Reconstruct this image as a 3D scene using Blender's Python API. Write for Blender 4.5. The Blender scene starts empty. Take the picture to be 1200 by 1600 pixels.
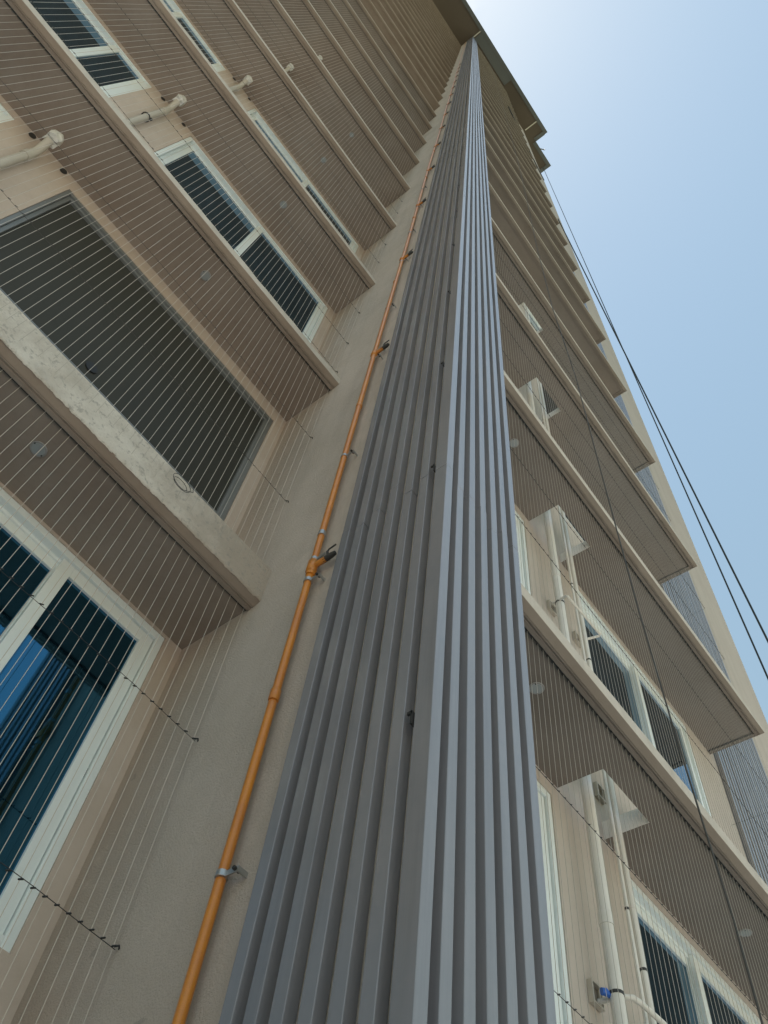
import bpy, math, random
from mathutils import Vector, Matrix, noise
random.seed(4)
R = math.radians
D = bpy.data
S = bpy.context.scene
C = S.collection

# ------------------------------------------------------------------ camera
# x runs along the facade to the right, y into the building, z up; the lens is at the origin
cam = D.cameras.new('camera')
cam_o = D.objects.new('camera', cam)
C.objects.link(cam_o)
RIGHT = Vector((0.60945011, -0.78735072, 0.09300213))
DOWN = Vector((0.70648179, 0.48609353, -0.5143895))
FWD = Vector((0.35979722, 0.37919905, 0.85249871))
m = Matrix.Identity(4)
for i in range(3):
    m[i][0] = RIGHT[i]
    m[i][1] = -DOWN[i]
    m[i][2] = -FWD[i]
cam_o.matrix_world = m
cam.sensor_fit = 'VERTICAL'
cam.sensor_height = 24
cam.lens = 24 * 1295.76 / 1600
cam.clip_start = 0.05
cam.clip_end = 4000
S.camera = cam_o

# ------------------------------------------------------------------ sky, sun, exposure
SUN_EL, SUN_AZ = R(81.5), R(-72)         # azimuth from +y towards +x: high, behind the tower
w = D.worlds.new('World')
S.world = w
w.use_nodes = True
nt = w.node_tree
sky = nt.nodes.new('ShaderNodeTexSky')
sky.sky_type = 'NISHITA'
sky.sun_disc = False
sky.sun_elevation = SUN_EL
sky.sun_rotation = SUN_AZ
sky.altitude = 50
sky.air_density = 2.3
sky.dust_density = 0.45
sky.ozone_density = 1.0
bg = nt.nodes['Background']
bg.inputs['Strength'].default_value = 0.052
tint = nt.nodes.new('ShaderNodeMix')           # white balance of the hazy sky
tint.data_type = 'RGBA'
tint.blend_type = 'MULTIPLY'
tint.inputs[0].default_value = 1.0
tint.inputs[7].default_value = (1.03, 1.0, 0.885, 1)
nt.links.new(sky.outputs['Color'], tint.inputs[6])
nt.links.new(tint.outputs[2], bg.inputs['Color'])
sun = D.lights.new('sun', 'SUN')
sun.energy = 5.0
sun.angle = R(0.5)
sun.color = (1.0, 0.95, 0.87)
sun_o = D.objects.new('sun', sun)
C.objects.link(sun_o)
sv = Vector((math.sin(SUN_AZ) * math.cos(SUN_EL), math.cos(SUN_AZ) * math.cos(SUN_EL), math.sin(SUN_EL)))
sun_o.rotation_euler = sv.to_track_quat('Z', 'Y').to_euler()
sun_o.location = sv * 300
S.view_settings.view_transform = 'Standard'
S.view_settings.look = 'None'
S.view_settings.gamma = 1
S.view_settings.exposure = 1.52
S.render.resolution_x = 768
S.render.resolution_y = 1024

# ------------------------------------------------------------------ materials
def mat(name, col, rough=0.8, metal=0.0, spec=0.5, var=0.0, vscale=2.0, col2=None, bump=0.0, bscale=150.0,
        bdist=0.004, streak=0.0, mask=None, colm=None, speck=False, pits=False):
    """procedural paint / plaster / metal: base colour with blotches, vertical streaks and a fine bump"""
    mt = D.materials.new(name)
    mt.use_nodes = True
    n, l = mt.node_tree.nodes, mt.node_tree.links
    b = n['Principled BSDF']
    b.inputs['Roughness'].default_value = rough
    b.inputs['Metallic'].default_value = metal
    b.inputs['Specular IOR Level'].default_value = spec
    geo = n.new('ShaderNodeNewGeometry')
    pos = geo.outputs['Position']
    c1 = n.new('ShaderNodeRGB'); c1.outputs[0].default_value = (*col, 1)
    out = c1.outputs[0]

    def mix(fac, a, colour):
        mx = n.new('ShaderNodeMix'); mx.data_type = 'RGBA'
        l.new(fac, mx.inputs[0]); l.new(a, mx.inputs[6])
        if isinstance(colour, tuple):
            mx.inputs[7].default_value = (*colour, 1)
        else:
            l.new(colour, mx.inputs[7])
        return mx.outputs[2]

    def noise_fac(scale, lo, hi, vec=pos, detail=6, amount=1.0):
        t = n.new('ShaderNodeTexNoise'); t.inputs['Scale'].default_value = scale
        t.inputs['Detail'].default_value = detail; t.inputs['Roughness'].default_value = 0.65
        l.new(vec, t.inputs['Vector'])
        r = n.new('ShaderNodeMapRange'); r.inputs[1].default_value = lo; r.inputs[2].default_value = hi
        r.inputs[4].default_value = amount
        l.new(t.outputs['Fac'], r.inputs[0])
        return r.outputs[0]
    if mask:                                   # (axis, from, to): a second colour with a soft blotchy border
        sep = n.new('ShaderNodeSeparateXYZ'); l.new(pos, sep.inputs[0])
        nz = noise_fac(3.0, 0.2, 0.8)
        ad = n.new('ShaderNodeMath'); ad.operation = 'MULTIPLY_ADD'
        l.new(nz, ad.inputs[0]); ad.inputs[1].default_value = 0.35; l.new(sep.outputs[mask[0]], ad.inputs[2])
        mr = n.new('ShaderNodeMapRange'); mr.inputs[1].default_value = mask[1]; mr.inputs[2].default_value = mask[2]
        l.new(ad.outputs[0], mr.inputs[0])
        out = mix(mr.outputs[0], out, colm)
    if var:
        out = mix(noise_fac(vscale, 0.35, 0.7, amount=var), out, col2 or tuple(x * 0.7 for x in col))
        out = mix(noise_fac(vscale * 14, 0.5, 0.8, amount=var * 0.6), out, col2 or tuple(x * 0.7 for x in col))
    if streak:
        mp = n.new('ShaderNodeMapping'); mp.inputs['Scale'].default_value = (9, 9, 0.35)
        l.new(pos, mp.inputs['Vector'])
        out = mix(noise_fac(1.0, 0.48, 0.75, vec=mp.outputs[0], amount=streak), out, tuple(x * 0.55 for x in col))
    if speck:
        out = mix(noise_fac(9.0, 0.70, 0.74, detail=3, amount=0.35), out, tuple(x * 0.35 for x in col))
        out = mix(noise_fac(260.0, 0.45, 0.75, detail=2, amount=0.45), out, tuple(x * 0.6 for x in col))
        out = mix(noise_fac(4.0, 0.60, 0.78, detail=8, amount=0.5), out, tuple(min(1, x * 1.25) for x in col))
    if pits:
        out = mix(noise_fac(34.0, 0.56, 0.66, detail=4, amount=0.6), out, tuple(x * 0.45 for x in col))
    l.new(out, b.inputs['Base Color'])
    if bump:
        t = n.new('ShaderNodeTexNoise'); t.inputs['Scale'].default_value = bscale
        t.inputs['Detail'].default_value = 5; t.inputs['Roughness'].default_value = 0.7
        l.new(pos, t.inputs['Vector'])
        bp = n.new('ShaderNodeBump'); bp.inputs['Strength'].default_value = bump
        bp.inputs['Distance'].default_value = bdist
        l.new(t.outputs['Fac'], bp.inputs['Height']); l.new(bp.outputs[0], b.inputs['Normal'])
    return mt

M = {}
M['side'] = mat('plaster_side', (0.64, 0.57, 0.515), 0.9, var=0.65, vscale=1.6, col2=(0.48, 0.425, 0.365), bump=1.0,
                bscale=120, bdist=0.012, speck=True, streak=0.3, mask=(1, 2.72, 3.05), colm=(0.53, 0.43, 0.355))  # browner and darker deeper into the recess
M['peach'] = mat('plaster_peach', (0.55, 0.475, 0.42), 0.9, var=0.45, vscale=1.3, col2=(0.38, 0.31, 0.25), bump=0.35,
                 bscale=110, bdist=0.005, streak=0.18)
M['beige'] = mat('plaster_beige', (0.53, 0.485, 0.44), 0.9, var=0.4, vscale=1.2, col2=(0.43, 0.37, 0.33), bump=0.35,
                 bscale=110, bdist=0.005, streak=0.22)
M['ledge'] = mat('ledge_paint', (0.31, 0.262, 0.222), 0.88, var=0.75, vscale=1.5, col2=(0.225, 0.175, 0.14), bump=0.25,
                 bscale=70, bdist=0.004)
M['whitewash'] = mat('whitewash', (0.78, 0.77, 0.73), 0.9, var=0.3, vscale=3, col2=(0.62, 0.6, 0.55))
M['ledge_shaded'] = mat('ledge_paint_shaded', (0.21, 0.185, 0.162), 0.88, var=0.7, vscale=1.5, col2=(0.155, 0.132, 0.112), bump=0.25,
                  bscale=70, bdist=0.004)  # same paint as the left ledges, darkened to put shade into the undersides
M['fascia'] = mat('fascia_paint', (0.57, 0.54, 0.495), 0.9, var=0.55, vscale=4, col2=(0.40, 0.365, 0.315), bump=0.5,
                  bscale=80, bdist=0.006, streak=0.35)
M['rough'] = mat('hacked_plaster', (0.82, 0.79, 0.73), 0.95, var=0.6, vscale=6, col2=(0.46, 0.415, 0.355), bump=1.0,
                 bscale=85, bdist=0.018, pits=True, mask=(0, 0.75, 1.45), colm=(0.56, 0.49, 0.42))
M['roof'] = mat('roof_soffit', (0.165, 0.14, 0.122), 0.9, var=0.3, vscale=0.5)
M['roofgrey'] = mat('panel_and_edge_shade', (0.16, 0.18, 0.20), 0.6, var=0.2, vscale=0.7)
M['tube'] = mat('grey_tube', (0.258, 0.258, 0.282), 0.25, metal=0.0, spec=0.95, var=0.7, vscale=1.3, col2=(0.205, 0.217, 0.25),
                streak=0.5)
M['upvc'] = mat('white_upvc', (0.78, 0.86, 0.88), 0.35, var=0.15, vscale=3, col2=(0.6, 0.62, 0.6))
M['alu'] = mat('grey_aluminium', (0.22, 0.235, 0.24), 0.4, metal=0.3, var=0.3, vscale=4)
M['glass'] = mat('tinted_glass', (0.045, 0.17, 0.29), 0.03, metal=0.96, var=0.35, vscale=0.6, col2=(0.032, 0.11, 0.17))
M['glassdark'] = mat('dark_glass', (0.058, 0.06, 0.055), 0.35, metal=0.0, spec=0.05, var=0.3, vscale=0.7, col2=(0.03, 0.034, 0.032))
M['wire'] = mat('steel_wire', (0.60, 0.56, 0.50), 0.45, metal=0.2)
M['wiredull'] = mat('dull_wire', (0.46, 0.43, 0.385), 0.5, metal=0.2)
M['dark'] = mat('dark_metal', (0.035, 0.035, 0.035), 0.5)
M['cable'] = mat('black_cable', (0.02, 0.022, 0.026), 0.6)
M['thincable'] = mat('grey_cable', (0.06, 0.058, 0.055), 0.6)
M['rope'] = mat('dark_rope', (0.03, 0.04, 0.05), 0.8)
M['orange'] = mat('orange_paint', (0.62, 0.24, 0.017), 0.30, spec=0.6, var=0.75, vscale=5, col2=(0.42, 0.15, 0.05), speck=True)
M['zinc'] = mat('zinc_clamp', (0.45, 0.46, 0.46), 0.35, metal=0.7, var=0.3, vscale=30)
M['pvc'] = mat('white_pvc', (0.76, 0.755, 0.72), 0.4, var=0.4, vscale=3, col2=(0.6, 0.58, 0.53), streak=0.2)
M['pvcgrey'] = mat('dusty_pvc', (0.52, 0.49, 0.43), 0.55, var=0.4, vscale=4, col2=(0.4, 0.36, 0.3))
M['wrap'] = mat('plastic_wrap', (0.70, 0.70, 0.67), 0.3, var=0.4, vscale=20, col2=(0.5, 0.5, 0.47), bump=0.6, bscale=30, bdist=0.01)
M['box'] = mat('grey_box', (0.20, 0.18, 0.155), 0.6, var=0.3, vscale=8)
M['blue'] = mat('blue_plug', (0.02, 0.13, 0.55), 0.4)
M['lampgrey'] = mat('lamp_cover', (0.33, 0.36, 0.37), 0.5, var=0.2, vscale=20)
M['lampring'] = mat('lamp_ring', (0.30, 0.30, 0.29), 0.45)
M['ground'] = mat('ground_soil', (0.075, 0.07, 0.045), 0.95, var=0.6, vscale=0.3, col2=(0.045, 0.055, 0.025), bump=0.3, bscale=8, bdist=0.02)
M['apron'] = mat('pale_bounce', (0.52, 0.49, 0.455), 0.95, var=0.5, vscale=0.5, col2=(0.44, 0.415, 0.38), bump=0.3, bscale=8, bdist=0.02)

# ------------------------------------------------------------------ mesh helpers
class MB:
    def __init__(self):
        self.v, self.f, self.sm = [], [], []

    def add(self, vs, fs, smooth=False):
        o = len(self.v)
        self.v += [tuple(p) for p in vs]
        self.f += [tuple(i + o for i in f) for f in fs]
        self.sm += [smooth] * len(fs)
        return self

    def box(self, x0, x1, y0, y1, z0, z1):
        vs = [(x, y, z) for z in (z0, z1) for y in (y0, y1) for x in (x0, x1)]
        return self.add(vs, [(0, 2, 3, 1), (4, 5, 7, 6), (0, 1, 5, 4), (2, 6, 7, 3), (0, 4, 6, 2), (1, 3, 7, 5)])

    def quad(self, a, b, c, d):
        return self.add([a, b, c, d], [(0, 1, 2, 3)])

    def tube(self, pts, r, n=8, cap=True, smooth=True):
        pts = [Vector(p) for p in pts]
        rr = r if isinstance(r, (list, tuple)) else [r] * len(pts)
        vs, fs = [], []
        t0 = (pts[1] - pts[0]).normalized()
        up = Vector((0, 0, 1)) if abs(t0.z) < 0.9 else Vector((1, 0, 0))
        a = t0.cross(up).normalized()
        for i, p in enumerate(pts):
            t = (pts[min(i + 1, len(pts) - 1)] - pts[max(i - 1, 0)]).normalized()
            a = (a - t * a.dot(t)).normalized()
            b = t.cross(a)
            for k in range(n):
                an = 2 * math.pi * k / n
                vs.append(p + a * (math.cos(an) * rr[i]) + b * (math.sin(an) * rr[i]))
        for i in range(len(pts) - 1):
            for k in range(n):
                k2 = (k + 1) % n
                fs.append((i * n + k, i * n + k2, (i + 1) * n + k2, (i + 1) * n + k))
        self.add(vs, fs, smooth)
        if cap:
            self.add(vs[:n], [tuple(range(n - 1, -1, -1))])
            self.add(vs[-n:], [tuple(range(n))])
        return self

    def build(self, name, material, parent=None, bevel=0.0):
        me = D.meshes.new(name)
        me.from_pydata(self.v, [], self.f)
        me.polygons.foreach_set('use_smooth', self.sm)
        me.materials.append(material)
        me.update()
        o = D.objects.new(name, me)
        C.objects.link(o)
        if parent:
            o.parent = parent
        if bevel:
            b = o.modifiers.new('bevel', 'BEVEL'); b.width = bevel; b.segments = 2; b.limit_method = 'ANGLE'
        return o

def tag(o, label, cat, group=None, kind=None):
    if label: o['label'] = label
    if cat: o['category'] = cat
    if group: o['group'] = group
    if kind: o['kind'] = kind
    return o

def thing(name, label, cat, group=None):
    o = D.objects.new(name, None)
    C.objects.link(o)
    o.empty_display_size = 0.1
    return tag(o, label, cat, group)

ORD = ['lowest', 'second', 'third', 'fourth', 'fifth', 'sixth', 'seventh', 'eighth', 'ninth', 'tenth', 'eleventh']

# ------------------------------------------------------------------ ground
GZ, TOP, STOREY, Z0 = -1.6, 88.0, 3.0, 3.411
NFL = 28
g = MB().quad((-600, -600, GZ), (600, -600, GZ), (600, 600, GZ), (-600, 600, GZ)).build('ground', M['ground'])  # unseen, toned dark to keep bounce light off the upper floors
tag(g, 'dark soil and rough grass beyond the paving', 'ground', kind='structure')

g = MB().box(-30, 30, -10.5, 3.5, GZ - .2, GZ + .004).build('bounce_apron', M['apron'])  # unseen, added to bounce sunlight onto the lower floors
tag(g, 'unseen pale light-bouncing paving along the foot of the tower', 'bounce_apron', kind='structure')

# ------------------------------------------------------------------ the tower
tower = thing('apartment_tower', 'tall beige apartment tower with stacked window ledges and a wide flat roof', 'apartment tower')
XW, YL, YRW, XEND, XLEFT, YB = 1.512, 3.0, 1.84, 10.86, -30.0, 16.0

def wall_y(mb, y, x0, x1, z0, z1, openings, reveal=0.14):
    xs = sorted({x0, x1, *[o[0] for o in openings], *[o[1] for o in openings]})
    zs = sorted({z0, z1, *[o[2] for o in openings], *[o[3] for o in openings]})
    for i in range(len(xs) - 1):
        for j in range(len(zs) - 1):
            cx, cz = (xs[i] + xs[i + 1]) / 2, (zs[j] + zs[j + 1]) / 2
            if any(a < cx < b and c < cz < d for a, b, c, d in openings):
                continue
            mb.quad((xs[i], y, zs[j]), (xs[i + 1], y, zs[j]), (xs[i + 1], y, zs[j + 1]), (xs[i], y, zs[j + 1]))
    for a, b, c, d in openings:
        yb = y + reveal
        mb.quad((a, y, c), (b, y, c), (b, yb, c), (a, yb, c))
        mb.quad((a, y, d), (a, yb, d), (b, yb, d), (b, y, d))
        mb.quad((a, y, c), (a, yb, c), (a, yb, d), (a, y, d))
        mb.quad((b, y, c), (b, y, d), (b, yb, d), (b, yb, c))

wins = []      # (wall, x0, x1, z0, z1, y, splits, style)
NW = 9
for k in range(NW):
    zs = Z0 + 3 * k
    za = zs - 1.79
    head = zs - 0.005 if k == 0 else zs - 0.07
    if k == 1:
        head = zs - 0.16
    if k == 0:
        wins.append(('L', -0.9, 1.395, za, head, YL, [-0.06, 0.735], 'upvc'))
    elif k == 1:
        wins.append(('L', -0.9, 1.40, za, head, YL, [], 'dark'))
    else:
        wins.append(('L', -0.9, 1.395, za, head, YL, [0.255], 'upvc'))
    wins.append(('L', -3.2, -1.475, za, head if k != 1 else zs - 0.07, YL, [-1.94 if k == 2 else -2.3], 'upvc'))
    wins.append(('R', 2.16, 3.45, za, zs - 0.09, YRW, [2.8], 'upvc'))
    wins.append(('R', 4.335, 6.44, zs - 2.6 if k == 3 else za, zs - 0.06, YRW, [5.22 if k == 0 else 5.43], 'upvc'))
mb = MB()
wall_y(mb, YL, XLEFT, XW, GZ, TOP, [x[1:5] for x in wins if x[0] == 'L'])
mb.build('wall', M['peach'], tower)
# wall at the step, facing left
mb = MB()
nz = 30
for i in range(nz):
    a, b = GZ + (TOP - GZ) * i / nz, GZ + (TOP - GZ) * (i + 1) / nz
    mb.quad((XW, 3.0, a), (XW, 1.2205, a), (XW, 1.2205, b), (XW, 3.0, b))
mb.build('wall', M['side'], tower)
# pier behind the ribs
mb = MB()
mb.quad((XW + .001, 1.22, GZ), (2.085, 1.22, GZ), (2.085, 1.22, TOP), (XW + .001, 1.22, TOP))
mb.quad((2.085, 1.22, GZ), (2.085, YRW, GZ), (2.085, YRW, TOP), (2.085, 1.22, TOP))
mb.build('wall', M['tube'], tower)
mb = MB()
wall_y(mb, YRW, 2.085, 7.13, GZ, TOP, [x[1:5] for x in wins if x[0] == 'R'])
mb.quad((7.13, YRW, GZ), (7.13, 2.02, GZ), (7.13, 2.02, TOP), (7.13, YRW, TOP))
mb.quad((9.14, 2.02, GZ), (9.14, YRW, GZ), (9.14, YRW, TOP), (9.14, 2.02, TOP))
mb.quad((9.14, YRW, GZ), (XEND, YRW, GZ), (XEND, YRW, TOP), (9.14, YRW, TOP))
mb.quad((XEND, YRW, GZ), (XEND, YB, GZ), (XEND, YB, TOP), (XEND, YRW, TOP))
mb.quad((XEND, YB, GZ), (XLEFT, YB, GZ), (XLEFT, YB, TOP), (XEND, YB, TOP))
mb.quad((XLEFT, YB, GZ), (XLEFT, YL, GZ), (XLEFT, YL, TOP), (XLEFT, YB, TOP))
mb.build('wall', M['beige'], tower)

# windows
def ring(mb, x0, x1, z0, z1, y0, y1, wd, top=None):
    top = wd if top is None else top
    mb.box(x0, x0 + wd, y0, y1, z0, z1)
    mb.box(x1 - wd, x1, y0, y1, z0, z1)
    mb.box(x0 + wd, x1 - wd, y0, y1, z0, z0 + wd)
    mb.box(x0 + wd, x1 - wd, y0, y1, z1 - top, z1)

for wall, x0, x1, z0, z1, y, splits, style in wins:
    e = 0.001
    fr = MB()
    if style == 'dark':
        ring(fr, x0 + e, x1 - e, z0 + e, z1 - e, y + 0.004, y + 0.05, 0.035)
        ring(fr, x0 + .036, x1 - .036, z0 + .036, z1 - .036, y + 0.022, y + 0.06, 0.03)
        wo = fr.build('window', M['alu'], tower, bevel=0.003)
        MB().box(x0 + .05, x1 - .05, y + .045, y + .05, z0 + .05, z1 - .05).build('pane', M['glassdark'], wo)
        MB().tube([(0.115, y + .044, 4.83), (0.115, y + .034, 4.83)], 0.045, 18).build('cable_hole', M['cable'], wo)
        continue
    slim = wall == 'L' and z1 > 4
    ft, fo = (0.022, 0.023) if slim else (0.045, 0.046)
    ring(fr, x0 + e, x1 - e, z0 + e, z1 - e, y + 0.006, y + 0.12, 0.045, ft)
    ring(fr, x0 + .046, x1 - .046, z0 + .046, z1 - fo, y + 0.05, y + 0.12, 0.022, 0.006 if slim else None)
    wo = fr.build('window', M['upvc'], tower, bevel=0.003)
    ed = [x0 + 0.05] + splits + [x1 - 0.05]
    for i in range(len(ed) - 1):
        yy = y + (0.022 if (i + len(ed)) % 2 == 0 else 0.062)
        a = ed[i] - (0.035 if i else 0)
        b = ed[i + 1] + (0.035 if i < len(ed) - 2 else 0)
        sb = MB()
        st = 0.027 if slim else 0.05
        ring(sb, a, b, z0 + .05, z1 - st, yy, yy + 0.038, 0.075, 0.022 if slim else None)
        so = sb.build('sash', M['upvc'], wo, bevel=0.003)
        MB().box(a + .07, b - .07, yy + .018, yy + .022, z0 + .11, z1 - st - (0.018 if slim else 0.06)).build('pane', M['glass'], wo)
    if x1 < 2 and z0 < 5 and x0 > -1:
        MB().box(x1 - 0.062, x1 - 0.046, y + 0.03, y + 0.05, 2.42, 2.47).build('lock', M['dark'], wo)

# ledges: soffit, stepped moulding, fascia, top
def profile(h, zo=.024):
    return [(.088, .014), (.086, -.003), (.062, -.002), (.0605, .006), (.057, .0065), (.054, .001), (.046, .001),
            (.0425, .007), (.040, .003), (.0, zo)], [(0, zo), (0, .041 + h), (.014, .052 + h)]

def sweep(mb, path_fn, prof, za):
    """path_fn(d) gives the polyline at inset d; prof is [(d, dz)]"""
    rows = [[(p[0], p[1], za + dz) for p in path_fn(d)] for d, dz in prof]
    n = len(rows[0])
    for i in range(len(rows) - 1):
        for j in range(n - 1):
            mb.quad(rows[i][j], rows[i][j + 1], rows[i + 1][j + 1], rows[i + 1][j])

YFL, YFR, XTIP = 2.407, 1.251, 7.04
HX0, HX1, HY0 = 3.53, 4.07, 1.535
for k in range(NFL):
    za = Z0 + 3 * k
    # left run
    h = 0.255 if k == 0 else 0.072
    ma, fa = profile(h)
    pf = lambda d: [(XLEFT, YFL + d), (XW + .004, YFL + d)]
    mb = MB()
    sweep(mb, pf, ma, za)
    d, dz = ma[0]
    mb.quad((XLEFT, YFL + d, za + dz), (XLEFT, YL + .02, za + dz), (XW + .004, YL + .02, za + dz), (XW + .004, YFL + d, za + dz))
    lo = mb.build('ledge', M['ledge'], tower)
    zt = za + fa[-1][1]
    mb = MB()
    if k != 0:
        nx = 160 if k < 6 else 1
        xs = [-6.5 + (XW + .004 + 6.5) * i / nx for i in range(nx + 1)] if nx > 1 else [-6.5, XW + .004]
        xs = [XLEFT] + xs
        def row(dd, z, amp):
            return [(x, YFL + dd + amp * (noise.noise((x * 9, z * 3.1, k * 7.7)) - .2), z + amp * noise.noise((x * 11 + 40, z, k))) for x in xs]
        am = 0.004 if k < 6 else 0
        rows = [row(0.0015, za + .0225, 0), row(-0.0005, za + .0245, am * .6), row(0, za + .041 + h, am), row(.016, zt, am)]
        for a, b in zip(rows[:-1], rows[1:]):
            for j in range(len(xs) - 1):
                mb.quad(a[j], a[j + 1], b[j + 1], b[j])
        mb.quad((XLEFT, YFL + .016, zt), (XW + .004, YFL + .016, zt), (XW + .004, YL + .02, zt - .002), (XLEFT, YL + .02, zt - .002))
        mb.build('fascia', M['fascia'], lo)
    else:
        # hacked, unpainted upstand: a fine grid with a ragged lower edge
        nx, nzz = 1100, 34
        x0 = -6.0
        grid = []
        for j in range(nzz + 1):
            v = j / nzz
            r = []
            for i in range(nx + 1):
                x = x0 + (XW + .004 - x0) * i / nx
                z = za + .020 + v * (h + .021)
                rough = max(0.0, 1 - v * 1.35)
                nzv = noise.fractal((x * 16, z * 22, 3.0), 1.0, 2.0, 5)
                blob = noise.noise((x * 38, z * 42, 9.0))
                rag = noise.fractal((x * 30, 0, 5.0), 0.8, 2.0, 4)
                y = YFL - 0.004 - 0.005 * rough * (0.4 + nzv) - 0.0015 * rough * blob + 0.0025 * noise.noise((x * 5, z * 9, 1)) - 0.002 * rough * noise.noise((x * 90, z * 90, 4))
                if j == 0:
                    z += 0.006 * rag
                    y += 0.006
                elif j < 5:
                    z += 0.006 * rag * (1 - j / 5)
                if j == nzz:
                    z += 0.004 * noise.noise((x * 7, 2, 2))
                r.append((x, y, z))
            grid.append(r)
        vs = [p for r in grid for p in r]
        fs = []
        for j in range(nzz):
            for i in range(nx):
                a = j * (nx + 1) + i
                fs.append((a, a + 1, a + nx + 2, a + nx + 1))
        mb.add(vs, fs, True)
        zt = za + .041 + h
        mb.quad((XLEFT, YFL, za + .024), (x0, YFL, za + .024), (x0, YFL, zt), (XLEFT, YFL, zt))
        mb.box(XLEFT, XW + .004, YFL - .004, YL + .02, zt - .006, zt + .004)
        mb.build('fascia', M['rough'], lo)
    # right run with the service hole and a return at the far end
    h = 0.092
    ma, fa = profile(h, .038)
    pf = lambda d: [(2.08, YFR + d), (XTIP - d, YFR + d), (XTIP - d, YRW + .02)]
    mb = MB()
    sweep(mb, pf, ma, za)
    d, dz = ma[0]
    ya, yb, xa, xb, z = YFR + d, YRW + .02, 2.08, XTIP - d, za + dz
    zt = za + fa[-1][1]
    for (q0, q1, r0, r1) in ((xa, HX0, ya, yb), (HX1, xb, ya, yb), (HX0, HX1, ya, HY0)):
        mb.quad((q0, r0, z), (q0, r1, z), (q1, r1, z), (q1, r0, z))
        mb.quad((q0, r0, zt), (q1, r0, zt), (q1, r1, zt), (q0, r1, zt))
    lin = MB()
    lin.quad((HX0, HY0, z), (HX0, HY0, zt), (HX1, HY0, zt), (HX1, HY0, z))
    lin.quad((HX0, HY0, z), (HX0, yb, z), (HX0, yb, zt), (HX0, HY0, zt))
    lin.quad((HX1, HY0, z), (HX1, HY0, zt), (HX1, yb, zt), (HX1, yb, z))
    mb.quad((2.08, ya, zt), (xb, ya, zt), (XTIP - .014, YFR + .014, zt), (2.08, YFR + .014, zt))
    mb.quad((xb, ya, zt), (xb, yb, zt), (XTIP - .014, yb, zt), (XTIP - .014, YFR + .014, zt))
    lo = mb.build('ledge', M['ledge_shaded'], tower)
    lin.build('hole_lining', M['whitewash'], lo)
    mb = MB()
    sweep(mb, pf, [(0.0015, .0365)] + [(a - .0005, b) for a, b in fa], za)
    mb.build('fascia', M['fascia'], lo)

# small pipe holes in the back wall beside the drain, left side
for k in range(1, 5):
    zs = Z0 + 3 * k
    for x in (-1.335, -1.03):
        n = 10
        pts = [(x + .028 * math.cos(2 * math.pi * i / n), YL - .003, zs - .04 + .045 * math.sin(2 * math.pi * i / n)) for i in range(n)]
        MB().add(pts, [tuple(range(n))]).build('pipe_hole', M['dark'], tower)

# roof slab with the stepped outline, dark strip for edge shade, ribs below it
out = [(XLEFT - 1, 0.13), (12.44, 0.13), (12.44, 1.44), (15.15, 1.56), (15.15, YB + 1), (XLEFT - 1, YB + 1)]
mb = MB()
nn = len(out)
mb.add([(x, y, TOP) for x, y in out] + [(x, y, TOP + .35) for x, y in out],
       [tuple(range(nn - 1, -1, -1)), tuple(range(nn, 2 * nn))] + [(i, (i + 1) % nn, nn + (i + 1) % nn, nn + i) for i in range(nn)])
roof = mb.build('roof', M['roof'], tower)
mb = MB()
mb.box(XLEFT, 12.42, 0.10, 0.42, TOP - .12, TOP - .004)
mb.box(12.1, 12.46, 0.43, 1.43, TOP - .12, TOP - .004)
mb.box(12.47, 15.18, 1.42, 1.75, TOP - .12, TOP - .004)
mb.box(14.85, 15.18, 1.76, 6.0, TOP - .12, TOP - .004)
mb.build('edge_shade', M['roofgrey'], roof)  # dark strip painted in for the shading along the eave edge
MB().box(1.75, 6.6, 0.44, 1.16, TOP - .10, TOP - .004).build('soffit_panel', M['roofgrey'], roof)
for x in (1.6, 11.0):
    MB().box(x - .05, x + .05, 0.44, 1.7, TOP - .14, TOP - .004).build('soffit_rib', M['pvc'], roof)
MB().tube([(13.2, 1.5, TOP - .05), (13.6, 1.15, TOP - .05), (13.62, 1.15, TOP + .35)], 0.05, 6).build('bracket', M['alu'], roof)

# ------------------------------------------------------------------ grey ribbed cladding at the step
clad = thing('ribbed_cladding', 'grey square-tube ribs wrapping the projecting corner of the tower, beside the orange pipe', 'cladding')
JOINT = [3.57 + 6.1 * i for i in range(14)]
def rib(x0, x1, y0, y1, off=0.0, z1=TOP - .01):
    mb = MB()
    zz = [GZ] + [j + off for j in JOINT if j + off < z1 - 1] + [z1]
    for a, b in zip(zz[:-1], zz[1:]):
        dx, dy = random.uniform(-.0012, .0012), random.uniform(-.0012, .0012)
        mb.box(x0 + dx, x1 + dx, y0 + dy, y1 + dy, a + .0015, b - .0015)
    return mb.build('rib', M['tube'], clad, bevel=0.0025)
for c in (1.790, 1.697, 1.600, 1.500, 1.400, 1.303):
    rib(1.462, 1.5105, c - .0245, c + .0245, random.uniform(-.1, .1))
rib(1.462, 1.514, 1.168, 1.238, 0)
for i, (a, b) in enumerate(((1.558, 1.607), (1.657, 1.706), (1.752, 1.801), (1.847, 1.897), (1.945, 1.994), (2.042, 2.093))):
    rib(a, b, 1.168, 1.2185, (-.07, -.03, .0, -.08, .02, .01)[i])
for z in (1.93, 3.62, 5.03, 6.62, 8.2, 9.8, 11.4, 13.0, 14.6):
    mb = MB()
    mb.box(1.455, 1.463, 1.241, 1.262, z, z + .012)
    mb.box(1.455, 1.500, 1.2415, 1.247, z - .045, z + .012)
    mb.build('clip', M['dark'], clad)

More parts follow.
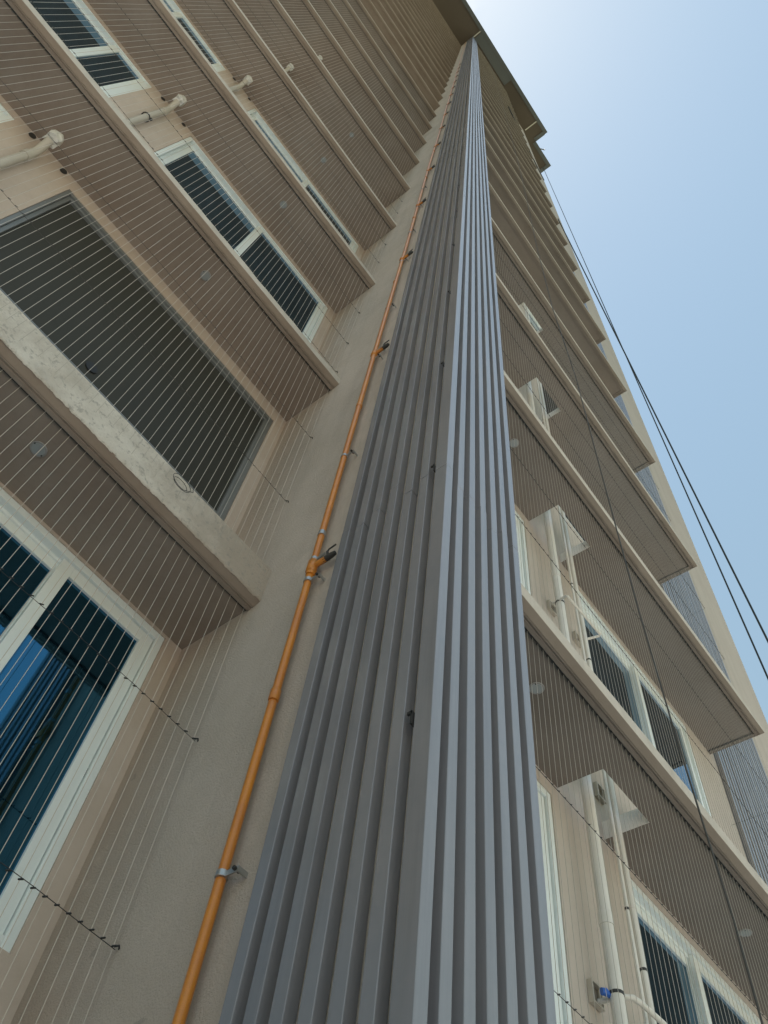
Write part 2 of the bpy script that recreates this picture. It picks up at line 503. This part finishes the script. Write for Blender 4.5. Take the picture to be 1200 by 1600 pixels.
# louvred shaft at the far right
scr = thing('louvre_screen', 'grey vertical louvre screen in the recess beyond the right-hand ledges', 'louvre screen')
MB().quad((7.13, 2.02, GZ), (9.14, 2.02, GZ), (9.14, 2.02, TOP), (7.13, 2.02, TOP)).build('back_panel', M['roofgrey'], scr)
for i in range(20):
    x = 7.17 + i * 0.1
    MB().box(x, x + .05, 1.80, 1.86, GZ, TOP - .02).build('louvre', M['tube'], scr)
for z in range(2, 86, 3):
    MB().box(7.14, 9.13, 1.88, 1.93, z, z + .06).build('cross_rail', M['alu'], scr)

# ------------------------------------------------------------------ gas riser
gas = thing('gas_riser', 'orange gas riser pipe clamped to the beige wall left of the grey ribs', 'gas pipe')
GX, GY = 1.470, 1.992
pts = [(GX + .004 * math.sin(z * .7), GY + .006 * math.sin(z * .45 + 1), z) for z in [GZ + i * 0.6 for i in range(150)] if z < TOP - .3]
MB().tube(pts, 0.0185, 12).build('pipe', M['orange'], gas)

def clamp(z, bolt=True):
    mb = MB()
    n = 14
    mb.tube([(GX, GY, z - .011), (GX, GY, z + .011)], 0.0225, n)
    mb.box(GX - .003, GX + .003, GY - .075, GY - .02, z - .010, z + .010)
    mb.box(GX + .003, XW + .002, GY - .075, GY - .069, z - .010, z + .010)
    c = mb.build('clamp', M['zinc'], gas)
    if bolt:
        MB().tube([(GX - .014, GY - .064, z), (GX + .014, GY - .064, z)], 0.0075, 6).build('bolt', M['dark'], c)
for z in (1.625, 4.57, 7.6, 10.7, 13.7):
    clamp(z)
def tee(z, n=10):
    body = MB()
    body.tube([(GX, GY, z - .075), (GX, GY, z - .05), (GX, GY, z - .05), (GX, GY, z + .03), (GX, GY, z + .03), (GX, GY, z + .05)],
              [0.0225, 0.0235, 0.028, 0.028, 0.0235, 0.0225], n)
    body.tube([(GX, GY, z - .01), (GX, GY - .09, z - .005)], 0.016, n)
    v = body.build('tee', M['orange'], gas)
    mb = MB()
    mb.tube([(GX, GY - .065, z - .006), (GX, GY - .075, z - .005), (GX, GY - .125, z - .002), (GX, GY - .15, z)], [0.013, 0.0165, 0.0165, 0.012], 8)
    mb.tube([(GX, GY - .10, z), (GX - .01, GY - .10, z + .04)], 0.007, 6)
    vv = mb.build('valve', M['dark'], v)
    MB().tube([(GX - .01, GY - .10, z + .04), (GX - .012, GY - .11, z + .05), (GX - .012, GY - .155, z + .055)], 0.0045, 6).build('lever', M['dark'], vv)
    clamp(z - .125)
    clamp(z + .055, False)
for k in range(16):
    tee(3.37 + 3.02 * k)
MB().tube([(GX, GY, 3.655), (GX, GY, 3.69)], 0.0215, 12).build('coupling', M['zinc'], gas)
for z in (2.45, 5.35, 8.5, 11.6, 14.8, 17.9):
    MB().tube([(GX, GY, z - .03), (GX, GY, z - .028), (GX, GY, z + .028), (GX, GY, z + .03)], [0.0195, 0.0225, 0.0225, 0.0195], 12).build('coupling', M['orange'], gas)

# ------------------------------------------------------------------ invisible-grille wires in front of the windows
def grille_left(k):
    zs = Z0 + 3 * k
    zb = zs - 3 + (0.30 if k == 1 else 0.14) if k else GZ + .3
    t = thing('window_grille', 'fine steel wire grille under the %s ledge left of the grey ribs' % (ORD[k]), 'wire grille', 'wire grilles left of the ribbed corner')
    y = 2.500
    mb, ties = MB(), MB()
    x = XW - 0.022
    while x > -9.0:
        j = random.uniform(-.002, .002)
        mb.tube([(x + j, y, zb), (x + j * .3, y, zs + .012)], 0.0014, 4, cap=False)
        if k == 1 and x > -6:      # tied down over the hacked upstand
            ties.tube([(x + j, y - .107, zb - .17 + random.uniform(-.03, .07)), (x + j, y - .109, zb - .03), (x + j, y, zb + .02)], 0.0011, 4, cap=False)
        x -= 0.0515
    mb.build('wire_panel', M['wire'], t)
    if ties.v:
        ties.build('wire_ends', M['pvcgrey'], t)
    MB().box(-9.0, XW - .004, y - .0045, y + .0045, zs + .004, zs + .013).build('track', M['dark'], t)
    if k <= 4:
        for dz in (.92, 1.86, 2.6):
            if zs - dz < zb + .02: continue
            mb = MB()
            n = 60
            pp = [(-6 + (XW - .012 + 6) * i / n, y - .003, zs - dz + .008 * math.sin(i * .7)) for i in range(n + 1)]
            mb.tube(pp, 0.0017 if k == 0 else 0.0011, 4)
            x = XW - 0.022
            while x > -3.5:
                mb.tube([(x - .008, y - .004, zs - dz - .004), (x + .008, y - .004, zs - dz + .006)], 0.0034 if k == 0 else 0.002, 4)
                x -= 0.0515
            mb.tube([(XW - .02, y - .003, zs - dz), (XW - .008, y - .012, zs - dz + .006), (XW + .002, y - .004, zs - dz)], 0.004, 5)
            mb.build('cross_cable', M['cable'] if k == 0 else M['thincable'], t)

def grille_right(k):
    zs = Z0 + 3 * k
    zb = zs - 3 + 0.13 if k else GZ + .3
    t = thing('window_grille', 'fine steel wire grille under the %s ledge right of the grey ribs' % (ORD[k]), 'wire grille', 'wire grilles right of the ribbed corner')
    y, xe = 1.345, 6.948
    mb = MB()
    x = 2.13
    while x < xe:
        j = random.uniform(-.002, .002)
        mb.tube([(x + j, y, zb), (x, y, zs + .012)], 0.00115, 4, cap=False)
        x += 0.0505
    yy = y + .05
    while yy < 1.82:
        mb.tube([(xe, yy, zb), (xe, yy, zs + .012)], 0.00115, 4, cap=False)
        yy += 0.0505
    mb.build('wire_panel', M['wiredull'], t)
    mb = MB()
    mb.box(2.10, xe + .004, y - .0045, y + .0045, zs + .004, zs + .013)
    mb.box(xe - .0045, xe + .004, y + .005, 1.835, zs + .004, zs + .013)
    x = 2.13
    while x < xe:
        mb.box(x - .007, x + .007, y - .008, y + .008, zs - .002, zs + .0035)
        x += 0.0505
    mb.build('track', M['dark'], t)
    for dz in (.92, 1.86):
        mb = MB()
        mb.tube([(2.1, y, zs - dz), (4.4, y - .003, zs - dz - .006), (xe, y, zs - dz), (xe, 1.835, zs - dz)], 0.0016, 4)
        x = 2.13
        while x < xe:
            mb.tube([(x - .008, y - .003, zs - dz - .006), (x + .008, y - .003, zs - dz + .003)], 0.0028, 4)
            x += 0.0505
        mb.build('cross_cable', M['cable'], t)
for k in range(9):
    grille_left(k)
for k in range(4):
    grille_right(k)

# ------------------------------------------------------------------ round soffit lights
def soffit_light(x, y, z, label):
    t = thing('soffit_light', label, 'soffit light', 'round lights under the ledges')
    mb = MB()
    mb.tube([(x, y, z + .016), (x, y, z - .002), (x, y, z - .003)], [0.043, 0.043, 0.041], 24)
    mb.build('ring', M['lampring'], t)
    MB().tube([(x, y, z - .0025), (x, y, z - .0045)], [0.033, 0.033], 20).build('cover', M['lampgrey'], t)
    mb = MB()
    for a in (0.4, 0.4 + math.pi):
        mb.tube([(x + 0.035 * math.cos(a), y + 0.035 * math.sin(a), z - .002), (x + 0.035 * math.cos(a), y + 0.035 * math.sin(a), z - .007)], 0.004, 6)
    mb.build('screw', M['dark'], t)
for k in range(5):
    soffit_light(0.21 + (0, -.03, .01, -.03, 0)[k], 2.69, Z0 + 3 * k + .012, 'small round grey light under the %s ledge left of the ribs' % ORD[k])
for k in range(2):
    soffit_light(2.80, 1.52, Z0 + 3 * k + .012, 'small round light close to the ribs under the %s ledge on the right' % ORD[k])
    if k == 0:
        soffit_light(5.33, 1.53, Z0 + .012, 'small round light above the window mullion under the lowest ledge on the right')

# ------------------------------------------------------------------ drains left, between the two windows
def wrapped(name, cx, cy, cz, r, parent):
    mb = MB()
    vs, fs = [], []
    nu, nv = 10, 7
    for j in range(nv + 1):
        th = math.pi * j / nv
        for i in range(nu):
            ph = 2 * math.pi * i / nu
            d = Vector((math.sin(th) * math.cos(ph), math.sin(th) * math.sin(ph), math.cos(th)))
            mxx = max(abs(d.x), abs(d.y), abs(d.z))
            q = d * (r * (0.2 + 0.8 / mxx) * (1 + 0.22 * noise.noise(d * 2.3 + Vector((cz, cx, 0)))))
            vs.append((cx + q.x, cy + q.y, cz + q.z * 1.15))
    for j in range(nv):
        for i in range(nu):
            fs.append((j * nu + i, j * nu + (i + 1) % nu, (j + 1) * nu + (i + 1) % nu, (j + 1) * nu + i))
    mb.add(vs, fs)
    return mb.build(name, M['wrap'], parent)
for k in range(1, 6):
    zs = Z0 + 3 * k
    t = thing('drain_pipe', 'cream drain pipe with a plastic-wrapped end below the %s ledge, left of the ribs' % ORD[k], 'drain pipe', 'drain pipes between the left windows')
    MB().tube([(-1.2, YL - .045, zs - 2.8), (-1.2, YL - .045, zs - .35), (-1.2, YL - .06, zs - .27), (-1.2, YL - .16, zs - .20)], 0.032, 12).build('pipe', M['pvcgrey'], t)
    MB().tube([(-1.2, YL - .045, zs - .46), (-1.2, YL - .045, zs - .38)], 0.039, 12).build('socket', M['pvcgrey'], t)
    mb = MB()
    mb.tube([(-1.2 + .042 * math.cos(a), YL - .045 + .042 * math.sin(a), zs - .95) for a in [i * .5 for i in range(13)]], 0.006, 6)
    mb.tube([(-1.16, YL - .06, zs - .95), (-1.15, YL - .08, zs - .95)], 0.014, 6)
    mb.build('clamp', M['dark'], t)
    wrapped('wrap', -1.2, YL - .17, zs - .15, 0.05, t)

# ------------------------------------------------------------------ pipes on the right, through the service holes
def pipe(x, y, r, label, z1=30.0, collars=()):
    t = thing('service_pipe', label, 'pipe', 'service pipes right of the ribs')
    MB().tube([(x, y, GZ), (x, y, 12), (x, y, z1)], r, 14).build('pipe', M['pvc'], t)
    for z in collars:
        MB().tube([(x, y, z), (x, y, z + .07)], r * 1.13, 14).build('socket', M['pvc'], t)
        MB().tube([(x, y, z - .35), (x, y, z - .335)], r * 1.10, 14).build('clamp', M['dark'], t)
pipe(3.67, 1.72, 0.034, 'thickest white drain pipe on the wall between the right-hand windows', collars=(2.6, 5.62, 8.6))
pipe(3.955, 1.72, 0.0115, 'thinnest white pipe in the middle of the right-hand pipes', collars=(3.2, 6.2, 9.2))
pipe(4.03, 1.72, 0.0175, 'medium white pipe nearest the dark right-hand windows', collars=(2.9, 5.3, 8.3))
def jbox(x, z, label):
    t = thing('outlet_box', label, 'outlet box', 'open outlet boxes behind the pipes')
    mb = MB()
    ring(mb, x - .05, x + .05, z - .055, z + .055, YRW - .03, YRW - .002, .010)
    mb.build('frame', M['pvcgrey'], t)
    MB().box(x - .041, x + .041, YRW - .008, YRW - .002, z - .046, z + .046).build('back_plate', M['box'], t)
jbox(4.078, 3.78, 'small brown outlet box between the pipes, seen through the hole in the lowest right ledge')
jbox(3.665, 2.28, 'small brown outlet box left of the pipes below the lowest right ledge')
jbox(4.123, 5.37, 'small brown outlet box between the pipes just above the lowest right ledge')
jbox(3.732, 5.36, 'small brown outlet box left of the thick pipe just above the lowest right ledge')
t = thing('pipe_offset', 'thin white pipe bent outwards in a square loop above the lowest right ledge', 'pipe')
MB().tube([(3.70, 1.80, 5.36), (3.59, 1.625, 5.215), (3.60, 1.615, 5.215), (4.09, 1.615, 5.26), (4.103, 1.625, 5.262), (4.05, 1.76, 5.24)], 0.010, 8).build('pipe', M['pvc'], t)
t = thing('drain_hose', 'pale curved drain hose running from the wall to the right-hand window', 'hose')
MB().tube([(3.68, 1.825, 2.255), (3.70, 1.77, 2.262), (3.72, 1.70, 2.265), (3.745, 1.675, 2.268), (3.80, 1.665, 2.268), (3.96, 1.64, 2.245), (4.2, 1.60, 2.18), (4.5, 1.58, 2.08)], 0.014, 8).build('pipe', M['pvc'], t)
t = thing('blue_plug', 'small bright blue plug on a thin wire beside the brown outlet box', 'plug')
MB().tube([(3.61, 1.765, 2.255), (3.625, 1.755, 2.258), (3.655, 1.74, 2.245)], [0.017, 0.019, 0.011], 8).build('body', M['blue'], t)
MB().tube([(3.655, 1.74, 2.245), (3.70, 1.70, 2.26), (3.74, 1.69, 2.255), (3.75, 1.69, 2.235)], 0.003, 6).build('lead', M['pvc'], t)

# ------------------------------------------------------------------ cables and ropes
def sag(a, b, n, amp):
    a, b = Vector(a), Vector(b)
    return [a.lerp(b, i / n) + Vector((0, 0, -amp * 4 * (i / n) * (1 - i / n))) for i in range(n + 1)]
mb = MB()
kp = [(3.72, 1.02, TOP - .1), (3.70, 1.03, 40), (3.66, 1.08, 23), (3.50, 1.12, 14.5), (3.48, 1.12, 11.3), (3.655, 1.12, 9.1), (3.63, 1.12, 6.7),
      (3.62, 1.12, 4.7), (3.665, 1.12, 3.7), (3.72, 1.12, 3.0), (3.77, 1.12, 2.5), (3.76, 1.12, 2.1), (3.74, 1.12, 1.0), (3.74, 1.12, GZ)]
mb.tube(kp, 0.0055, 6)
tag(mb.build('hanging_cable', M['thincable']), 'thin dark cable hanging in front of the right-hand ledges', 'cable')
mb = MB()
mb.tube([(14.9, 2.135, TOP - .1), (14.85, 2.13, 40), (14.83, 2.12, 20), (14.83, 2.12, GZ)], 0.022, 6)
tag(mb.build('hanging_rope', M['rope']), 'thin dark rope hanging straight down from the roof corner against the sky', 'rope')
mb = MB()
mb.tube(sag((9.6, 1.70, 42.5), (14.6, 1.70, 12.7), 24, 0.0), 0.024, 6)
mb.tube(sag((14.6, 1.70, 12.7), (17.2, 1.70, GZ), 6, 0.0), 0.024, 6)
tag(mb.build('slanting_rope', M['rope']), 'thicker dark rope slanting away from the tower against the sky', 'rope')
mb = MB()
mb.tube(sag((5.4, 1.20, 57), (10.4, 1.75, 57.5), 16, 2.0), 0.03, 6)
tag(mb.build('sagging_wire', M['cable']), 'short dark wire sagging across the upper ledges near the roof', 'wire')
mb = MB()
cc = Vector((0.80, 2.385, 3.62))
pp = [cc + Vector((.045 * math.cos(a) * (1 + .05 * a), -.004 - .002 * a, .03 * math.sin(a) * (1 + .06 * a))) for a in [i * .45 for i in range(26)]]
pp += [cc + Vector((.075, -.02, .01)), cc + Vector((.055, -.015, .07)), cc + Vector((.03, -.01, .10))]
mb.tube(pp, 0.0017, 5)
tag(mb.build('wire_scrap', M['cable']), 'curled scrap of thin dark wire on the rough lowest ledge', 'wire scrap')
